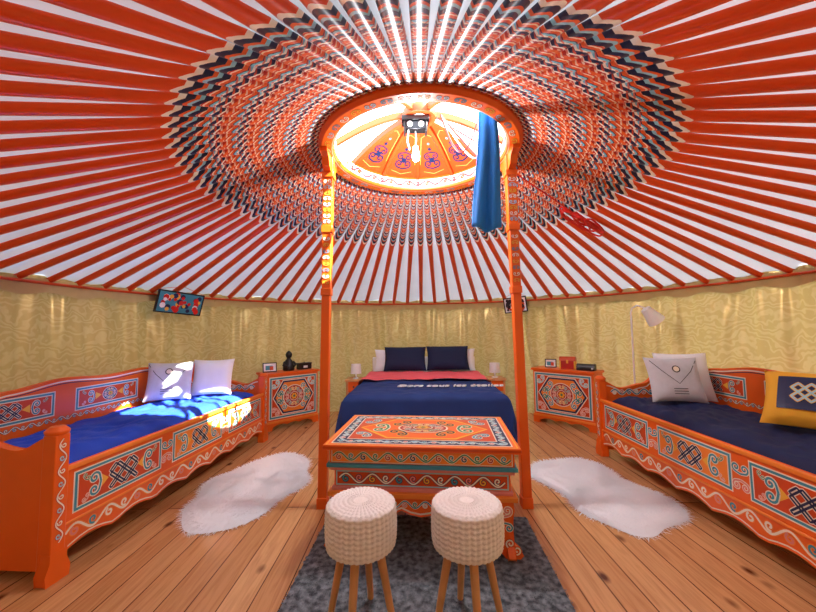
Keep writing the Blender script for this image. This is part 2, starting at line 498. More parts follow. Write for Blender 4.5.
for i in (1, 2, 3, 4):
    a0 = 2*pi*i/NS; a1 = 2*pi*(i+1)/NS
    vs = []; fs = []
    for j in range(9):
        r = HR+(ri-HR)*j/8
        for k in range(7):
            a = a0+(a1-a0)*k/6; vs.append((r*cos(a), r*sin(a), dome(r)+.012))
    for j in range(8):
        for k in range(6): fs.append((j*7+k, j*7+k+1, (j+1)*7+k+1, (j+1)*7+k))
    b.add(vs, fs, DOME)
    am = (a0+a1)/2
    f = lambda u, v, h, am=am: ((v)*cos(am)-u*sin(am), (v)*sin(am)+u*cos(am), dome(min(ri, max(HR, v)))+.010-h)
    hwd = lambda v: v*math.tan(pi/NS)-.025
    orib(b, [(-hwd(.26), .26), (-hwd(.4), .4), (-hwd(.55), .55), (0, .585), (hwd(.55), .55), (hwd(.4), .4), (hwd(.26), .26), (0, .235)], .005, YEL, NAVY, f, .002, True)
    cloud(b, f, 0, .43, .075, 0, NAVY, None, .004); cloud(b, f, 0, .50, .085, pi, NAVY, None, .004)
    disc(b, 0, .465, .022, NAVY, f, .006); disc(b, 0, .37, .014, NAVY, f, .004); disc(b, 0, .32, .01, TEAL, f, .004)
b.build('painted_dome_panels', crown)
b = B()
fu = lambda u, v, h: ((ri+.04+v)*cos(u/.62), (ri+.04+v)*sin(u/.62), ZC-.056-h)
fi = lambda u, v, h: ((ri-.011-h)*cos(u/.6), (ri-.011-h)*sin(u/.6), v)
Lc = 2*pi*.62
for k in range(40):
    u = Lc*k/40
    c = (TEAL, WHITE, YEL, CYAN)[k % 4]
    cloud(b, fu, u, 0, .04, 0 if k % 2 else pi, c, DORANGE, .002)
rib(b, [(Lc*i/120, -.032) for i in range(121)], .006, WHITE, fu, .002); rib(b, [(Lc*i/120, .032) for i in range(121)], .006, NAVY, fu, .002)
Li = 2*pi*.6
rect(b, 0, ZC-.03, Li, ZC+.045, CYAN, fi, .0005, 120)
vine(b, fi, 0, Li, ZC+.008, .026, [NAVY, RED, TEAL, DORANGE], ORANGE, .002, n=46)
b.build('painted_scroll_border', crown)

# crown light fixture
lp = empty('ceiling_light', (CX-.03, CY-.02, 0))
b = B(); b.bx(-.10, .10, -.05, .05, HZ-.07, HZ-.035, BLACK); b.bx(-.07, .07, -.035, .035, HZ-.13, HZ-.07, METAL)
b.bx(-.085, -.07, -.04, .04, HZ-.15, HZ-.07, BLACK); b.bx(.07, .085, -.04, .04, HZ-.15, HZ-.07, BLACK)
for x in (-.04, .04): b.cyl((x, -.036, HZ-.10), (x, -.05, HZ-.10), .02, .02, WHP)
b.build('lamp_body', lp, bevel=.004)
b = B(); b.tube([(.0, 0, HZ-.12), (.005, 0, HZ-.2), (.0, 0, HZ-.25)], .005, WHP)
b.lathe([(.001, 0), (.02, 0), (.022, -.03), (.03, -.07), (.022, -.10), (.001, -.112)], mat('bulb_glass', '#FFF4E0', .3, .02, emit=4), 16, (0, 0, HZ-.25))
b.tube([(-.05, -.02, HZ-.12), (-.06, -.02, HZ-.22), (-.045, -.02, HZ-.28)], .006, WHP)
b.build('bulb', lp)

# posts
def post(name, bx, by, tx, ty, sgn):
    e = empty(name, (bx, by, 0))
    dx, dy = tx-bx, ty-by; H = ZC-.055
    M = Matrix(((1, 0, dx/H, 0), (0, 1, dy/H, 0), (0, 0, 1, 0), (0, 0, 0, 1)))
    b = B()
    def sec(z0, w0, z1, w1, m=ORANGE):
        vs = [(i*w, j*w, z) for z, w in ((z0, w0), (z1, w1)) for i, j in ((-1, -1), (1, -1), (1, 1), (-1, 1))]
        b.add(vs, [(3, 2, 1, 0), (4, 5, 6, 7), (0, 1, 5, 4), (1, 2, 6, 5), (2, 3, 7, 6), (3, 0, 4, 7)], m, M)
    sec(0, .036, .07, .036); sec(.07, .031, 1.45, .029); sec(1.45, .036, 1.5, .036); sec(1.5, .030, 1.9, .033); sec(1.9, .04, 1.95, .04)
    sec(1.95, .034, H-.16, .034); sec(H-.16, .042, H-.12, .042); sec(H-.12, .034, H, .034)
    pl = [(-.17, H), (-.17, H-.03), (-.12, H-.05), (-.09, H-.1), (-.04, H-.12), (.04, H-.12), (.09, H-.1), (.12, H-.05), (.17, H-.03), (.17, H)]
    f = lambda u, v, h: tuple(M @ Vector((h, u, v)))
    b.extr(pl, f, -.025, .025, ORANGE)
    ff = lambda u, v, h: tuple(M @ Vector((u, -.0345-h, v)))
    for k in range(9):
        z = 1.98+k*.042
        cloud(b, ff, 0, z, .032, 0 if k % 2 else pi, (CYAN, WHITE, YEL)[k % 3], DORANGE, .001)
    for k in range(8):
        cloud(b, lambda u, v, h: tuple(M @ Vector((u, -.0335-h, v))), 0, 1.54+k*.045, .028, 0 if k % 2 else pi, (YEL, WHITE, TEAL)[k % 3], DORANGE, .001)
    b.build('shaft', e, bevel=.003)
post('crown_post', -.60, 2.47, CX-.665, 2.47, -1)
post('crown_post', .785, 2.44, CX+.655, 2.47, 1)

# ------------------------------------------------------------ daybeds
def arc_top(x0, x1, zs, n=24):
    out = []
    for i in range(n+1):
        t = i/n; k = t*(len(zs)-1); a = int(min(k, len(zs)-2)); q = k-a
        q = q*q*(3-2*q); out.append((x0+(x1-x0)*t, zs[a]*(1-q)+zs[a+1]*q))
    return out
def daybed(name, loc, rz, cover, L=2.2, D=.82):
    e = empty(name, loc, rz)
    b = B(); h = L/2; o = B()
    sk = [(-h+.06, .52), (h-.06, .52), (h-.06, .16)]
    n = 44
    for i in range(n+1):
        t = i/n; x = h-.06-(L-.12)*t
        sk.append((x, .10+.035*abs(sin(t*pi*7))))
    f = lambda u, v, hh: (u, -hh, v)
    b.extr(sk, f, -.035, 0, ORANGE)
    b.bx(-h+.06, h-.06, -.014, .0, .505, .53, ORANGE2); b.bx(-h+.06, h-.06, -.010, 0, .235, .25, ORANGE2)
    w = (L-.12)/3
    for k in range(3):
        x0 = -h+.06+w*k+.05; x1 = x0+w-.10
        panel(o, f, x0, .275, x1, .485, 'knot', (DORANGE, ORANGE2, DORANGE)[k])
        if k:
            cloud(o, f, x0-.05, .42, .06, 0, TEAL, WHITE, .001); cloud(o, f, x0-.05, .33, .06, pi, PINK, WHITE, .001)
    vine(o, f, -h+.08, h-.08, .19, .038, [WHITE, PINK, TEAL, WHITE], ORANGE2, .001, w=.011)
    rib(o, [(x, z+.012) for x, z in sk[3:]], .007, WHITE, f, .001)
    for sx in (-1, 1):
        x = sx*(h-.03)
        b.bx(x-.035, x+.035, -.02, .05, 0, .70, ORANGE)
        pl = [(x-.05, .0), (x+.05, 0), (x+.055, .05), (x+.036, .10), (x+.036, .14), (x-.036, .14), (x-.036, .10), (x-.055, .05)]
        b.extr(pl, f, -.03, .028, ORANGE)
        b.lathe([(.001, .0), (.045, .0), (.05, .02), (.03, .04), (.001, .045)], ORANGE, 16, (x, .015, .70))
        vine(o, lambda u, v, hh, x=x: (x+v, -.021-hh, u), .18, .68, 0, .022, [WHITE, CYAN], DORANGE, .001, n=8, w=.006)
        pr = [(.0, .06), (D, .06)]+list(reversed(arc_top(.0, D, [.70, .62, .66, .80, .86])))
        fe = lambda u, v, hh, x=x: (x+hh, u, v)
        b.extr(pr, fe, -.022, .022, ORANGE)
        b.bx(x-.03, x+.03, D-.05, D+.01, 0, .86, ORANGE)
        fin = lambda u, v, hh, x=x, sx=sx: (x-sx*(.022+hh), u, v)
        rib(o, [(u, z-.03) for u, z in arc_top(.06, D-.06, [.68, .62, .66, .79, .84])], .010, WHITE, fin, .001)
        vine(o, fin, .10, D-.10, .59, .028, [TEAL, WHITE, PINK], WHITE, .001, w=.01)
    bt = arc_top(-h+.05, h-.05, [.66, .84, .88, .86, .88, .84, .66], 48)
    b.extr([(-h+.05, .2), (h-.05, .2)]+list(reversed(bt)), lambda u, v, hh: (u, D-hh, v), 0, .035, ORANGE)
    fbk = lambda u, v, hh: (u, D-.035-hh, v)
    rib(o, [(x, z-.02) for x, z in bt], .010, WHITE, fbk, .001); rib(o, [(x, z-.034) for x, z in bt], .006, NAVY, fbk, .001)
    for k in range(3):
        x0 = -h+.06+w*k+.07; panel(o, fbk, x0, .63, x0+w-.14, .80, 'medal' if k == 1 else 'knot', DORANGE)
    vine(o, fbk, -h+.15, h-.15, .60, .018, [WHITE, CYAN], NAVY, .001)
    b.bx(-h+.02, h-.02, .03, D-.02, .34, .38, WOOD)
    b.build('painted_frame', e, bevel=.004); o.build('painted_scrollwork', e)
    m = B(); nx, ny = 110, 44; vs = []; fs = []
    W2, D0, D1 = h-.065, .04, D-.045
    top = .575
    for i in range(nx+1):
        for j in range(ny+1):
            u = -1+2*i/nx; v = -1+2*j/ny
            ex = 1-abs(u)**14; ey = 1-abs(v)**8
            z = .39+(top-.39)*max(0, ex)**.3*max(0, ey)**.3
            z += .020*noise.noise(Vector((u*6, v*3, .5)))*ex*ey+.022*noise.noise(Vector((u*14+v*5, v*7, 2.5)))*ex*ey
            vs.append((u*W2, D0+(D1-D0)*(v+1)/2, z))
    for i in range(nx):
        for j in range(ny): q = i*(ny+1)+j; fs.append((q, q+ny+1, q+ny+2, q+1))
    m.add(vs, fs, cover); m.bx(-W2, W2, D0, D1, .38, .40, cover); m.build('mattress_cover', e, smooth=60)
    return e
daybed('painted_daybed', (-1.68, 2.85, 0), radians(86.2), BLUEL)
daybed('painted_daybed', (1.81, 2.31, 0), radians(-90.5), NAVYF)

# ------------------------------------------------------------ cabinets
def cabinet(name, loc, rz, w):
    e = empty(name, loc, rz); b = B(); o = B(); h = w/2; D = .30; H = .69
    f = lambda u, v, hh: (u, -hh, v)
    b.bx(-h+.01, h-.01, 0, D, .09, H-.03, ORANGE)
    b.bx(-h-.012, h+.012, -.018, D+.0, H-.03, H, ORANGE)
    b.bx(-h, h, -.010, D, .085, .11, ORANGE2)
    sk = [(-h, .10), (h, .10), (h, 0), (h-.07, 0), (h-.08, .04)]
    sk += [(h-.10-(w-.2)*i/12, .05+.02*abs(sin(pi*i/4))) for i in range(13)]
    sk += [(-h+.08, .04), (-h+.07, 0), (-h, 0)]
    b.extr(sk, f, -.03, 0, ORANGE)
    b.bx(-h, -h+.03, .03, D, 0, .1, ORANGE); b.bx(h-.03, h, .03, D, 0, .1, ORANGE)
    a, c = -h+.03, h-.03; z0, z1 = .13, H-.05; cz = (z0+z1)/2
    rect(o, a, z0, c, z1, WHITE, f, .001); rect(o, a+.01, z0+.01, c-.01, z1-.01, TEAL, f, .0016)
    rect(o, a+.03, z0+.03, c-.03, z1-.03, WHITE, f, .0022); rect(o, a+.038, z0+.038, c-.038, z1-.038, DORANGE, f, .0028)
    W = (c-a)/2-.045; Hh = (z1-z0)/2-.045
    hexp = [(-W, 0), (-W*.55, Hh), (W*.55, Hh), (W, 0), (W*.55, -Hh), (-W*.55, -Hh)]
    poly(o, [(x, cz+y) for x, y in hexp], WHITE, f, .0036)
    poly(o, [(x*.96, cz+y*.95) for x, y in hexp], NAVY, f, .0042)
    poly(o, [(x*.88, cz+y*.86) for x, y in hexp], ORANGE2, f, .0048)
    for sx in (-1, 1):
        for sy in (-1, 1):
            cloud(o, f, sx*W*.86, cz+sy*Hh*.78, .07, -sx*pi/4 if sy > 0 else sx*pi/4+pi*(1), (CYAN if sy > 0 else PINK), WHITE, .004)
            cloud(o, f, sx*W*.52, cz+sy*Hh*.42, .08, -sx*pi/3 if sy > 0 else sx*pi/3+pi, TEAL, WHITE, .0056)
        cloud(o, f, sx*W*.68, cz, .08, -sx*pi/2, GREEN, WHITE, .0056)
    medal(o, f, 0, cz, Hh*.68, .007, bg=RED)
    for sx in (-1, 1):
        fs_ = lambda u, v, hh, sx=sx: (sx*(h-.01+hh), u, v)
        frame(o, .03, .14, D-.03, H-.06, .012, YEL, fs_, .001)
    b.build('cabinet_body', e, bevel=.004); o.build('painted_front', e)
    return e
cabinet('painted_cabinet', (-1.468, 4.50, 0), radians(45), .70)
cabinet('painted_cabinet', (1.875, 4.335, 0), radians(-48), .76)

# ------------------------------------------------------------ table
RUGZ = .014
def table():
    e = empty('painted_tea_table', (.085, 2.24, RUGZ), radians(-6)); b = B(); o = B()
    W, D, H = .53, .34, .563
    b.bx(-W, W, -D, D, H-.028, H, ORANGE)
    b.bx(-W+.03, W-.03, -D+.03, D-.03, H-.105, H-.028, ORANGE)
    b.bx(-W+.015, W-.015, -D+.015, D-.015, H-.125, H-.105, TEAL)
    b.bx(-W+.03, W-.03, -D+.03, D-.03, H-.145, H-.125, PINK)
    b.bx(-W+.05, W-.05, -D+.05, D-.05, H-.235, H-.145, ORANGE)
    b.bx(-W+.04, W-.04, -D+.04, D-.04, H-.255, H-.235, PINK)
    b.bx(-W+.02, W-.02, -D+.02, D-.02, H-.28, H-.255, ORANGE2)
    zt = H-.28
    def side(half, f, th):
        pl = [(-half, zt), (half, zt), (half+.005, zt-.05), (half-.02, zt-.11), (half-.03, zt-.16), (half-.01, zt-.21), (half+.035, zt-.25), (half+.045, .015), (half+.03, 0), (half-.04, 0),
              (half-.075, .04), (half-.09, .10), (half-.085, .16), (half-.11, .185), (half-.15, .17)]
        n = 12
        for i in range(n+1):
            x = half-.18-(2*half-.36)*i/n; pl.append((x, zt-.065-.03*abs(sin(pi*i/4))))
        pl += [(-x, z) for x, z in reversed(pl[2:15])]
        b.extr(pl, f, -th, 0, ORANGE)
        return pl
    ff = lambda u, v, hh: (u, -D+.035-hh, v)
    pl = side(W-.045, ff, .04)
    side(W-.045, lambda u, v, hh: (u, D-.035+hh, v), .04)
    side(D-.045, lambda u, v, hh: (W-.04+hh, u, v), .04); side(D-.045, lambda u, v, hh: (-W+.04-hh, u, v), .04)
    rib(o, [(x, z+.012) for x, z in pl[10:-8]], .009, WHITE, ff, .001)
    vine(o, ff, -W+.2, W-.2, zt-.035, .022, [TEAL, PINK, GREEN, WHITE], WHITE, .001)
    for sx in (-1, 1):
        x = sx*(W-.10)
        cloud(o, ff, x, zt-.05, .06, 0, PINK, WHITE, .001); cloud(o, ff, sx*(W-.09), zt-.13, .05, pi, TEAL, WHITE, .001)
        cloud(o, ff, sx*(W-.05), .055, .055, -sx*pi/4, WHITE, DORANGE, .001)
    sides = [(lambda y: (lambda u, v, hh: (u, -y-hh, v)), W, D), (lambda y: (lambda u, v, hh: (y+hh, u, v)), D, W), (lambda y: (lambda u, v, hh: (-y-hh, u, v)), D, W), (lambda y: (lambda u, v, hh: (u, y+hh, v)), W, D)]
    for g, a, c in sides:
        f1 = g(c-.03); q = a-.03
        rect(o, -q+.01, H-.10, q-.01, H-.033, WHITE, f1, .001); rect(o, -q+.015, H-.096, q-.015, H-.037, ORANGE2, f1, .0016)
        vine(o, f1, -q+.02, q-.02, H-.0665, .026, [GREEN, RED, TEAL, NAVY], WHITE, .0022)
        f2 = g(c-.05); q = a-.05
        rect(o, -q+.01, H-.23, q-.01, H-.15, CYAN, f2, .001); rect(o, -q+.018, H-.222, q-.018, H-.158, DORANGE, f2, .0016)
        vine(o, f2, -q+.03, q-.03, H-.19, .03, [WHITE, TEAL, PINK, YEL], NAVY, .0022)
        f3 = g(c); rib(o, [(-a, H-.014), (a, H-.014)], .012, DORANGE, f3, .001)
    ft = lambda u, v, hh: (u, v, H+hh)
    frame(o, -W+.012, -D+.012, W-.012, D-.012, .006, YEL, ft, .0006)
    rect(o, -W+.035, -D+.035, W-.035, D-.035, WHITE, ft, .0006); rect(o, -W+.042, -D+.042, W-.042, D-.042, NAVY, ft, .0012)
    for s_ in (-1, 1):
        vine(o, ft, -W+.06, W-.06, s_*(D-.075), .02, [CYAN, TEAL, PINK], WHITE, .0018, w=.007)
        fx = lambda u, v, hh: (v, u, H+hh)
        vine(o, fx, -D+.06, D-.06, s_*(W-.075), .02, [CYAN, TEAL, PINK], WHITE, .0018, w=.007)
    rect(o, -W+.105, -D+.105, W-.105, D-.105, WHITE, ft, .003); rect(o, -W+.112, -D+.112, W-.112, D-.112, DORANGE, ft, .0036)
    W2, D2 = W-.13, D-.13
    lz = [(-W2, 0), (-W2*.5, D2), (W2*.5, D2), (W2, 0), (W2*.5, -D2), (-W2*.5, -D2)]
    poly(o, lz, YEL, ft, .0042); poly(o, [(x*.96, y*.93) for x, y in lz], ORANGE, ft, .0048)
    for sx in (-1, 1):
        for sy in (-1, 1):
            cloud(o, ft, sx*W2*.86, sy*D2*.7, .07, -sx*pi/4 if sy > 0 else sx*pi/4+pi, TEAL, WHITE, .005)
            cloud(o, ft, sx*W2*.35, sy*D2*.5, .08, -sx*pi/4 if sy > 0 else sx*pi/4+pi, NAVY, YEL, .0056)
        cloud(o, ft, sx*W2*.66, 0, .1, -sx*pi/2, GREEN, WHITE, .0056)
    medal(o, ft, 0, 0, D2*.5, .0065, bg=RED, sx=1.5)
    b.build('table_frame', e, bevel=.003); o.build('painted_ornament', e)
table()

# ------------------------------------------------------------ stools
def stool(loc, rz):
    e = empty('knitted_stool', loc, rz); b = B()
    R0, z0, z1 = .138, .312, .475
    n = 210; rows = 72
    L2 = z1-z0
    vs = []; fs = []
    path = []
    for i in range(rows+1):
        s = i/rows*(.04+L2+R0)
        if s < .04: r, z, nr, nz = R0-.04+s, z0, 0, -1
        elif s < .04+L2: r, z, nr, nz = R0, z0+(s-.04), 1, 0
        else: r, z, nr, nz = max(.001, R0-(s-.04-L2)), z1, 0, 1
        path.append((r, z, nr, nz))
    for _ in range(4):
        path = [path[0]]+[tuple((path[i-1][k]+path[i][k]*2+path[i+1][k])/4 for k in range(4)) for i in range(1, rows)]+[path[-1]]
    for i, (r, z, nr, nz) in enumerate(path):
        for j in range(n):
            t = 2*pi*j/n
            k = .0075*abs(sin(i*pi/4+.9*abs(((j % 10)/10)-.5)*2))*(.35+.65*abs(sin(j*pi/5)))
            if r < .03: k = 0
            rr = r*(1+.03*sin(pi*min(1, max(0, (z-z0)/L2))))+nr*k
            vs.append((rr*cos(t), rr*sin(t), z+nz*k+(.008*(1-(r/R0)**2) if nz > .5 else 0)))
    for i in range(rows):
        for j in range(n): fs.append((i*n+j, i*n+(j+1) % n, (i+1)*n+(j+1) % n, (i+1)*n+j))
    b.add(vs, fs, KNIT); b.build('knitted_cover', e, smooth=80)
    b = B()
    b.cyl((0, 0, z0-.015), (0, 0, z0+.01), R0-.03, R0-.03, WOOD, 32)
    for k in range(4):
        a = pi/4+k*pi/2
        b.cyl((.075*cos(a), .075*sin(a), z0-.005), (.135*cos(a), .135*sin(a), 0.002), .018, .013, WOOD, 16)
    b.build('wooden_legs', e)
stool((-.205, 1.50, RUGZ), radians(35))
stool((.232, 1.49, RUGZ), radians(52))

# ------------------------------------------------------------ rug
def blades(b, pts, m):
    vs = []; fs = []
    for (x, y, z, dx, dy, dz, w) in pts:
        l = sqrt(dx*dx+dy*dy) or 1; px, py = -dy/l*w, dx/l*w
        o = len(vs)
        vs += [(x-px, y-py, z), (x+px, y+py, z), (x+dx*.5+px*.8, y+dy*.5+py*.8, z+dz*.8), (x+dx*.5-px*.8, y+dy*.5-py*.8, z+dz*.8), (x+dx, y+dy, z+dz)]
        fs += [(o, o+1, o+2, o+3), (o+3, o+2, o+4)]
    b.add(vs, fs, m)
b = B(); b.bx(-.63, .63, -.78, .78, .001, .007, RUG)
P = []
for i in range(26000):
    x, y = random.uniform(-.635, .635), random.uniform(-.785, .785); a = random.uniform(0, 2*pi); l = random.uniform(.004, .014)
    P.append((x, y, .006, l*cos(a), l*sin(a), random.uniform(.002, .0055), random.uniform(.0012, .0025)))
blades(b, P, RUG)
b.build('grey_shag_rug', loc=(.06, 1.55, 0), rz=radians(-3), smooth=0)

# ------------------------------------------------------------ sheepskins
def sheepskin(loc, rz, hw, hl, seed):
    rnd = random.Random(seed); b = B()
    def rad(t):
        c, s = cos(t), sin(t)
        base_ = 1/((abs(c)/hw)**2.6+(abs(s)/hl)**2.6)**(1/2.6)
        return base_*(1+.10*sin(4*t+seed)+.07*noise.noise(Vector((c*2, s*2, seed*3.1)))*2)
    n = 96; rows = 14; vs = [(0, 0, .03)]; fs = []
    def hgt(k, x, y): return .004+.028*(1-k**3)+.014*noise.noise(Vector((x*9, y*9, seed)))*(1-k**4)
    for j in range(1, rows+1):
        for i in range(n):
            t = 2*pi*i/n; k = j/rows; r = rad(t)*k; x, y = r*cos(t), r*sin(t)
            vs.append((x, y, hgt(k, x, y)))
    for i in range(n): fs.append((0, 1+i, 1+(i+1) % n))
    for j in range(rows-1):
        for i in range(n):
            o = 1+j*n; fs.append((o+i, o+n+i, o+n+(i+1) % n, o+(i+1) % n))
    b.add(vs, fs, FURB)
    P = []
    for i in range(12000):
        t = rnd.uniform(0, 2*pi); k = sqrt(rnd.random()); r = rad(t)*k; x, y = r*cos(t), r*sin(t)
        fl = noise.noise(Vector((x*5, y*5, seed+7)))*5
        a = fl+rnd.gauss(0, .35)
        if k > .85: a = t+rnd.gauss(0, .5)
        l = rnd.uniform(.025, .06)
        P.append((x, y, hgt(k, x, y)-.002, l*cos(a), l*sin(a), rnd.uniform(.0, .012), rnd.uniform(.0014, .003)))
    blades(b, P, FUR)
    return b.build('sheepskin_rug', loc=loc, rz=rz, smooth=0)
sheepskin((-1.22, 2.84, 0), radians(-6), .36, .62, 1.3)
sheepskin((1.39, 2.70, 0), radians(12), .33, .61, 4.2)

# ------------------------------------------------------------ soft stuff
def pillow(name, loc, rot, w, h, t, m, parent=None, deco=None):
    b = B(); n = 22
    for sgn in (1, -1):
        vs = []; fs = []
        for i in range(n+1):
            for j in range(n+1):
                u = -1+2*i/n; v = -1+2*j/n
                k = max(0, (1-u**4)*(1-v**4))**.55
                px = u*(1-.07*(1-v*v)*abs(u)); py = v*(1-.07*(1-u*u)*abs(v))
                z = sgn*t/2*k*(1+.10*noise.noise(Vector((u*2.5, v*2.5, w*9)))+.05*noise.noise(Vector((u*7, v*5, w*5))))
                vs.append((px*w/2, py*h/2, z))
        for i in range(n):
            for j in range(n): q = i*(n+1)+j; fs.append((q, q+n+1, q+n+2, q+1))
        b.add(vs, fs, m)
    o = b.build(name, smooth=180)
    o.location = loc; o.rotation_euler = rot
    if parent: o.parent = parent
    if deco:
        d = B(); deco(d, t); d.build('printed_motif', o)
    return o
def psurf(w, h, t):
    def f(x, y, hh):
        u, v = 2*x/w, 2*y/h
        return (x, y, t/2*max(0, (1-u**4)*(1-v**4))**.55*1.08+hh+.001)
    return f
def double_bed():
    e = empty('double_bed', (.185, 4.27, 0), radians(-2.0))
    b = B(); W, L = .76, 1.0
    b.bx(-W+.02, W-.02, -L+.03, L-.05, .08, .30, WHP)
    for sx in (-1, 1):
        for sy in (-.9, .85): b.bx(sx*(W-.1)-.03, sx*(W-.1)+.03, sy*L-.03, sy*L+.03, 0, .08, WHP)
    b.bx(-W, W, L-.05, L, 0, .80, WHP)
    b.build('bed_frame', e, bevel=.012)
    b = B(); b.bx(-W+.01, W-.01, -L+.02, L-.055, .30, .56, WFAB); b.build('mattress', e, bevel=.04)
    def drape(y0, y1, top, dropx, dropy, m, name, xo=0., foot=True, sd=0):
        bb = B(); nx, ny = 110, 80; vs = []; fs = []; hw = W+.01+xo; r = .06
        def fold(s, half):
            a = half-r
            if s <= a: return s, 0
            q = s-a
            if q < r*pi/2: return a+r*sin(q/r), r*(1-cos(q/r))
            return half, r+(q-r*pi/2)
        tx = hw+dropx; Ly = (y1-y0)
        for i in range(nx+1):
            u = -tx+2*tx*i/nx
            x0, dx = fold(abs(u), hw); x0 = math.copysign(x0, u)
            for j in range(ny+1):
                s = y1-(Ly+(dropy if foot else 0))*j/ny
                x = x0
                if foot and s < 0:
                    y, dy = fold(-s, -y0); y = -y
                else: y, dy = s, 0
                d = max(dx, dy)
                z = top-d
                w = .020*noise.noise(Vector((u*3, s*3, sd)))+.014*noise.noise(Vector((u*8, s*8, sd+3)))
                if dx > .05: x += math.copysign(.018*sin(s*17+1)*min(1, dx*4)+.16*dx, u)
                if dy > .05: y -= .014*sin(u*15)*min(1, dy*4)+.05*dy
                z += w*(1 if d < .05 else .4)
                vs.append((x, y, max(.03, z)))
        for i in range(nx):
            for j in range(ny): q = i*(ny+1)+j; fs.append((q, q+ny+1, q+ny+2, q+1))
        bb.add(vs, fs, m); return bb.build(name, e, smooth=180)
    drape(-L, .10, .60, .40, .40, NAVYB, 'navy_duvet', 0, sd=1)
    drape(-.14, .66, .622, .32, .0, PINKF, 'coral_blanket', .012, foot=False, sd=5)
    cu = bpy.data.curves.new('embroidered_text', 'FONT'); cu.body = 'Dors sous les étoiles'
    cu.size = .13; cu.shear = .25; cu.extrude = .006; cu.offset = .001; cu.align_x = 'CENTER'
    cu.materials.append(WHP)
    t = bpy.data.objects.new('embroidered_text', cu); S.collection.objects.link(t); t.parent = e
    t.location = (.26, -.62, .617)
    return e
double_bed()
pillow('navy_pillow', (-.05, 4.97, .795), (radians(62), 0, radians(-2)), .60, .37, .17, NAVYP)
pillow('navy_pillow', (.55, 4.95, .80), (radians(62), 0, radians(-2)), .60, .37, .17, NAVYP)
pillow('white_pillow', (-.17, 5.14, .76), (radians(80), 0, radians(-2)), .66, .32, .09, WFAB)
pillow('white_pillow', (.64, 5.12, .76), (radians(80), 0, radians(-2)), .66, .32, .09, WFAB)

def deco_tri(w, h, t):
    def g(d, tt):
        f = psurf(w, h, t)
        rib(d, [(-.17, .15), (-.1, .05), (0, -.05), (.1, .05), (.17, .15)], .005, METAL, f, .001)
        disc(d, 0, .07, .03, METAL, f, .001); disc(d, 0, .07, .022, WHITE, f, .002)
        for k in range(3): rib(d, [(-.05, -.09-k*.02), (.05, -.09-k*.02)], .005, METAL, f, .001)
    return g
pillow('grey_cushion', (-2.20, 3.24, .76), (radians(68), 0, radians(22)), .37, .36, .12, GFAB, deco=deco_tri(.37, .36, .12))
pillow('white_cushion', (-1.95, 3.50, .76), (radians(70), 0, radians(14)), .37, .36, .11, WFAB)
pillow('grey_cushion', (2.20, 2.92, .765), (radians(68), 0, radians(-12)), .40, .38, .12, GFAB, deco=deco_tri(.40, .38, .12))
pillow('white_cushion', (2.38, 3.05, .77), (radians(72), 0, radians(-12)), .42, .42, .10, WFAB)
def deco_y(d, t):
    f = psurf(.44, .38, .15)
    n = 8
    for i in range(n):
        for j in range(n):
            x0 = -.14+.28*i/n; y0 = -.11+.22*j/n
            poly(d, [(x0, y0), (x0+.28/n, y0), (x0+.28/n, y0+.22/n), (x0, y0+.22/n)], NAVY, f, .001)
    knot(d, f, 0, 0, .08, .06, CYAN, YEL, .005, 2, 3, .009)
pillow('yellow_cushion', (2.38, 2.08, .755), (radians(52), 0, radians(-55)), .44, .38, .15, YELF, deco=deco_y)

# ------------------------------------------------------------ bedside tables & lamps
def nightstand(x, y):
    e = empty('bedside_table', (x, y, 0)); b = B()
    b.bx(-.12, .12, -.14, .14, .50, .53, WOOD); b.bx(-.10, .10, -.12, .12, .36, .50, ORANGE)
    for i in (-1, 1):
        for j in (-1, 1): b.cyl((i*.09, j*.11, 0), (i*.09, j*.11, .5), .015, .018, WOOD)
    b.cyl((0, -.12, .43), (0, -.14, .43), .012, .012, METAL); b.build('table_body', e, bevel=.003)
def tlamp(x, y):
    e = empty('bedside_lamp', (x, y, .531)); b = B()
    b.lathe([(.001, 0), (.045, 0), (.045, .012), (.012, .02), (.010, .08), (.02, .09)], WHP, 20)
    b.lathe([(.075, .07), (.068, .20), (.064, .20), (.071, .07)], WHP, 24); b.lathe([(.001, .11), (.02, .12), (.02, .14), (.001, .15)], WHP, 12)
    b.build('lamp_body', e)
nightstand(-.76, 4.97); tlamp(-.74, 4.93); nightstand(1.20, 4.90); tlamp(1.19, 4.87)

# floor lamp
e = empty('floor_lamp', (2.37, 3.70, 0)); b = B()
b.lathe([(.001, 0), (.12, 0), (.12, .015), (.02, .025), (.001, .03)], WHP, 28)
b.tube([(0, 0, .02), (0, 0, 1.36), (.005, -.01, 1.40), (.05, -.03, 1.43), (.11, -.06, 1.40)], .009, WHP, 8)
b.build('stand', e)
b = B(); M = Matrix.Translation((.16, -.08, 1.32)) @ Matrix.Rotation(radians(-40), 4, 'Y')
b.lathe([(.045, .09), (.085, -.08), (.081, -.08), (.041, .09), (.001, .092)], WHP, 28, M=M); b.lathe([(.001, .03), (.025, .02), (.03, -.02), (.001, -.05)], WHP, 12, M=M); b.build('shade', e)

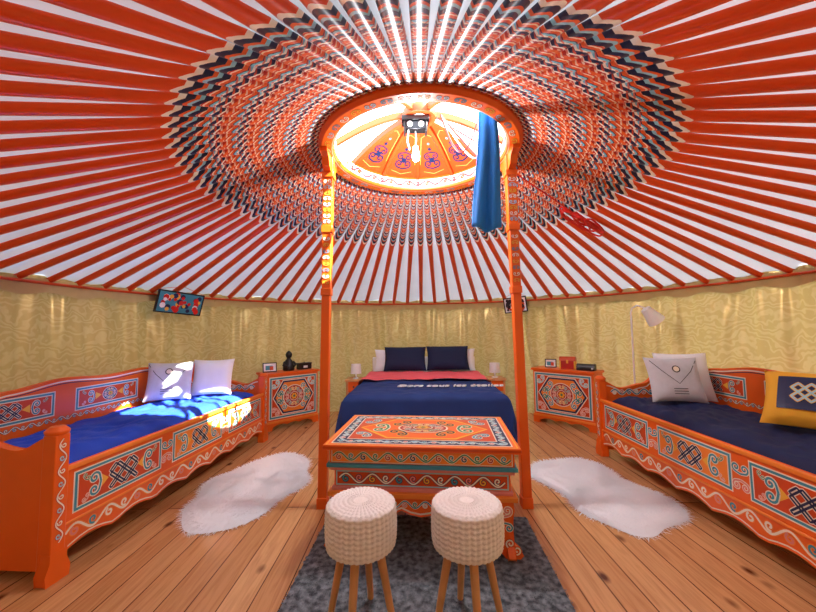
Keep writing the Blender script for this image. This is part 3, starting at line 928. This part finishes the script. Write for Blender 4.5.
# ------------------------------------------------------------ small things on cabinets
ZT = .691
def on_left(u, d):
    a = radians(45); return (-1.468+u*cos(a)-d*sin(a), 4.50+u*sin(a)+d*cos(a), ZT)
def on_right(u, d):
    a = radians(-48); return (1.875+u*cos(a)-d*sin(a), 4.335+u*sin(a)+d*cos(a), ZT)
def pic_frame(name, loc, rz, w, h, tilt=8):
    e = empty(name, loc, rz); b = B()
    M = Matrix.Rotation(radians(-tilt), 4, 'X')
    b.box((0, 0, h/2), (w, .012, h), BLACK, M); b.box((0, -.007, h/2), (w-.025, .002, h-.025), WFAB, M)
    b.box((-.01, -.0085, h*.45), (w*.5, .002, h*.45), TEAL, M); b.box((.02, -.010, h*.4), (w*.25, .002, h*.4), DORANGE, M)
    b.box((0, .03, h*.35), (.02, .05, .006), BLACK)
    b.build('framed_photo', e)
pic_frame('picture_frame', on_left(-.25, .15), radians(35), .17, .12)
e = empty('dark_figurine', on_left(-.0, .15), radians(40)); b = B(); K = 1.25
b.lathe([(r*K, z*K) for r, z in [(.001, 0), (.055, 0), (.06, .015), (.058, .05), (.045, .085), (.035, .105), (.02, .12), (.018, .13), (.03, .145), (.034, .165), (.028, .185), (.012, .2), (.001, .205)]], BLACK, 24)
b.tube([(-.055, 0, .11), (-.08, -.03, .075), (-.035, -.07, .055)], .018, BLACK, 8); b.tube([(.055, 0, .11), (.08, -.03, .075), (.035, -.07, .055)], .018, BLACK, 8)
b.build('statuette', e)
e = empty('decorative_box', on_left(.22, .15), radians(45)); b = B()
b.bx(-.09, .09, -.04, .04, 0, .07, METAL); b.bx(-.095, .095, -.045, .045, .07, .085, BLACK); b.bx(-.03, .03, -.043, -.04, .02, .05, WHP); b.cyl((0, 0, .085), (0, 0, .10), .01, .006, METAL); b.build('box_body', e, bevel=.003)
e = empty('decorative_chest', on_right(.02, .16), radians(-35)); b = B()
b.bx(-.09, .09, -.05, .05, 0, .10, RED); b.extr([(-.05, .10), (-.045, .13), (-.02, .15), (.02, .15), (.045, .13), (.05, .10)], lambda u, v, h: (h, u, v), -.093, .093, DORANGE)
b.bx(-.012, .012, -.054, -.05, .07, .11, YEL); b.bx(-.092, -.075, -.052, .052, 0, .10, YEL); b.bx(.075, .092, -.052, .052, 0, .10, YEL); b.build('chest_body', e)
pic_frame('picture_frame', on_right(-.20, .15), radians(-25), .14, .11)
e = empty('clock_radio', on_right(.25, .13), radians(-40)); b = B()
b.extr([(-.05, 0), (.05, 0), (.05, .06), (.03, .075), (-.03, .075), (-.05, .045)], lambda u, v, h: (h, u, v), -.10, .10, BLACK)
b.bx(-.06, .06, -.053, -.05, .008, .038, METAL); b.cyl((.075, -.05, .025), (.075, -.058, .025), .011, .011, WHP); b.build('radio_body', e, bevel=.003)

def wall_pic(name, ang, r, z, w, h, cols, roll, seed):
    e = empty(name, (CX+r*cos(ang), CY+r*sin(ang), z)); e.rotation_euler = (radians(14), radians(roll), ang-pi/2)
    rnd = random.Random(seed)
    b = B(); f = lambda u, v, hh: (u, -.01-hh, v)
    b.box((0, 0, 0), (w, .02, h), BLACK)
    rect(b, -w/2+.015, -h/2+.015, w/2-.015, h/2-.015, cols[0], f, .001)
    for i in range(40):
        x = rnd.uniform(-w/2+.05, w/2-.05); y = rnd.uniform(-h/2+.04, h/2-.04)
        disc(b, x, y, rnd.uniform(.015, .034), cols[1+i % (len(cols)-1)], f, .0015+.0003*i, 7)
    b.tube([(-w/2, .0, h/2), (0, .02, h/2+.06), (w/2, 0, h/2)], .003, DORANGE)
    b.build('frame', e)
wall_pic('hanging_photo_frame', radians(153.5), 2.86, 1.52, .48, .24, [TEAL, REDR, WHP, NAVY, REDR, YEL, NAVY, REDR], 4, 2)
wall_pic('hanging_photo_frame', radians(60), 2.86, 1.54, .32, .22, [WFAB, BLACK, BLACK, METAL, DORANGE], -4, 5)

# ------------------------------------------------------------ towel & ropes
b = B(); vs = []; fs = []; nx, ny = 24, 26
for j in range(ny+1):
    t = j/ny
    for i in range(nx+1):
        u = i/nx-.5
        wd = .08+.10*t**.7
        vs.append((u*wd+.01*sin(t*5), .022*sin(u*12+t*2)*(.4+.6*t), -.84*t-.02*cos(u*5)*(t > .95)))
for j in range(ny):
    for i in range(nx): q = j*(nx+1)+i; fs.append((q, q+1, q+nx+2, q+nx+1))
b.add(vs, fs, BLUET); o = b.build('hanging_blue_towel', loc=(.50, 2.08, 2.65), smooth=180)
sm = o.modifiers.new('s', 'SOLIDIFY'); sm.thickness = .006
def rz_(r): return ZC-(r-RC)*SL
b = B(); pts = []
for i in range(40):
    t = i/39; x = .22+(1.54-.22)*t; y = 2.40+.6*t
    r = sqrt((x-CX)**2+(y-CY)**2); pts.append((x, y, (2.72-.32*t*1.0 if r < .66 else rz_(r)-.045)-.05*sin(pi*t)*(r < .66)))
b.tube(pts, .006, REDR)
for k in range(7):
    a = k*.9; pts = []
    cx, cy = 1.54+.035*(k-3), 3.0+.02*(k % 3); r0 = .09+.02*(k % 3)
    for i in range(21):
        t = 2*pi*i/20
        x = cx+r0*1.3*cos(t)*cos(.5)-.4*r0*sin(t)*sin(.5); y = cy+r0*1.2*cos(t)*sin(.5)+.4*r0*sin(t)
        r = sqrt((x-CX)**2+(y-CY)**2); pts.append((x, y, rz_(r)-.035-.004*k-.02*abs(sin(t+a))))
    b.tube(pts, .008, REDR)
for k in range(3):
    pts = [(.20+.12*k*sin(i/20*pi)*.8+.05+.28*i/20, 2.40-.08*i/20, 2.74-.30*sin(pi*i/20)*(1+.15*k)) for i in range(21)]
    b.tube(pts, .006, (REDR, WHP, REDR)[k])
b.build('red_rope')

# ------------------------------------------------------------ lights
w = bpy.data.worlds.new('World'); S.world = w; w.use_nodes = True
nt = w.node_tree; bg = nt.nodes['Background']
bg.inputs[0].default_value = (.82, .91, 1, 1); bg.inputs[1].default_value = 7.8
sd = bpy.data.lights.new('sun', 'SUN'); sd.energy = 46; sd.angle = radians(.5); sd.color = (1, .97, .90)
so = bpy.data.objects.new('sun', sd); S.collection.objects.link(so)
so.rotation_euler = Vector((-2.1, .82, -2.0)).to_track_quat('-Z', 'Y').to_euler(); so.location = (5, -2, 6)
pd = bpy.data.lights.new('bulb_light', 'POINT'); pd.energy = 62; pd.shadow_soft_size = .06; pd.color = (.97, .97, 1)
po = bpy.data.objects.new('bulb_light', pd); S.collection.objects.link(po); po.parent = lp; po.location = (0, 0, HZ-.42)

# ------------------------------------------------------------ camera
cd = bpy.data.cameras.new('camera'); cam = bpy.data.objects.new('camera', cd); S.collection.objects.link(cam)
cd.sensor_width = 36; cd.lens = 348/816*36; cd.clip_start = .02
cam.matrix_world = Matrix.Translation((0, 0, 1.2)) @ Matrix.Rotation(radians(93.95), 4, 'X') @ Matrix.Rotation(radians(-.7), 4, 'Z')
S.camera = cam
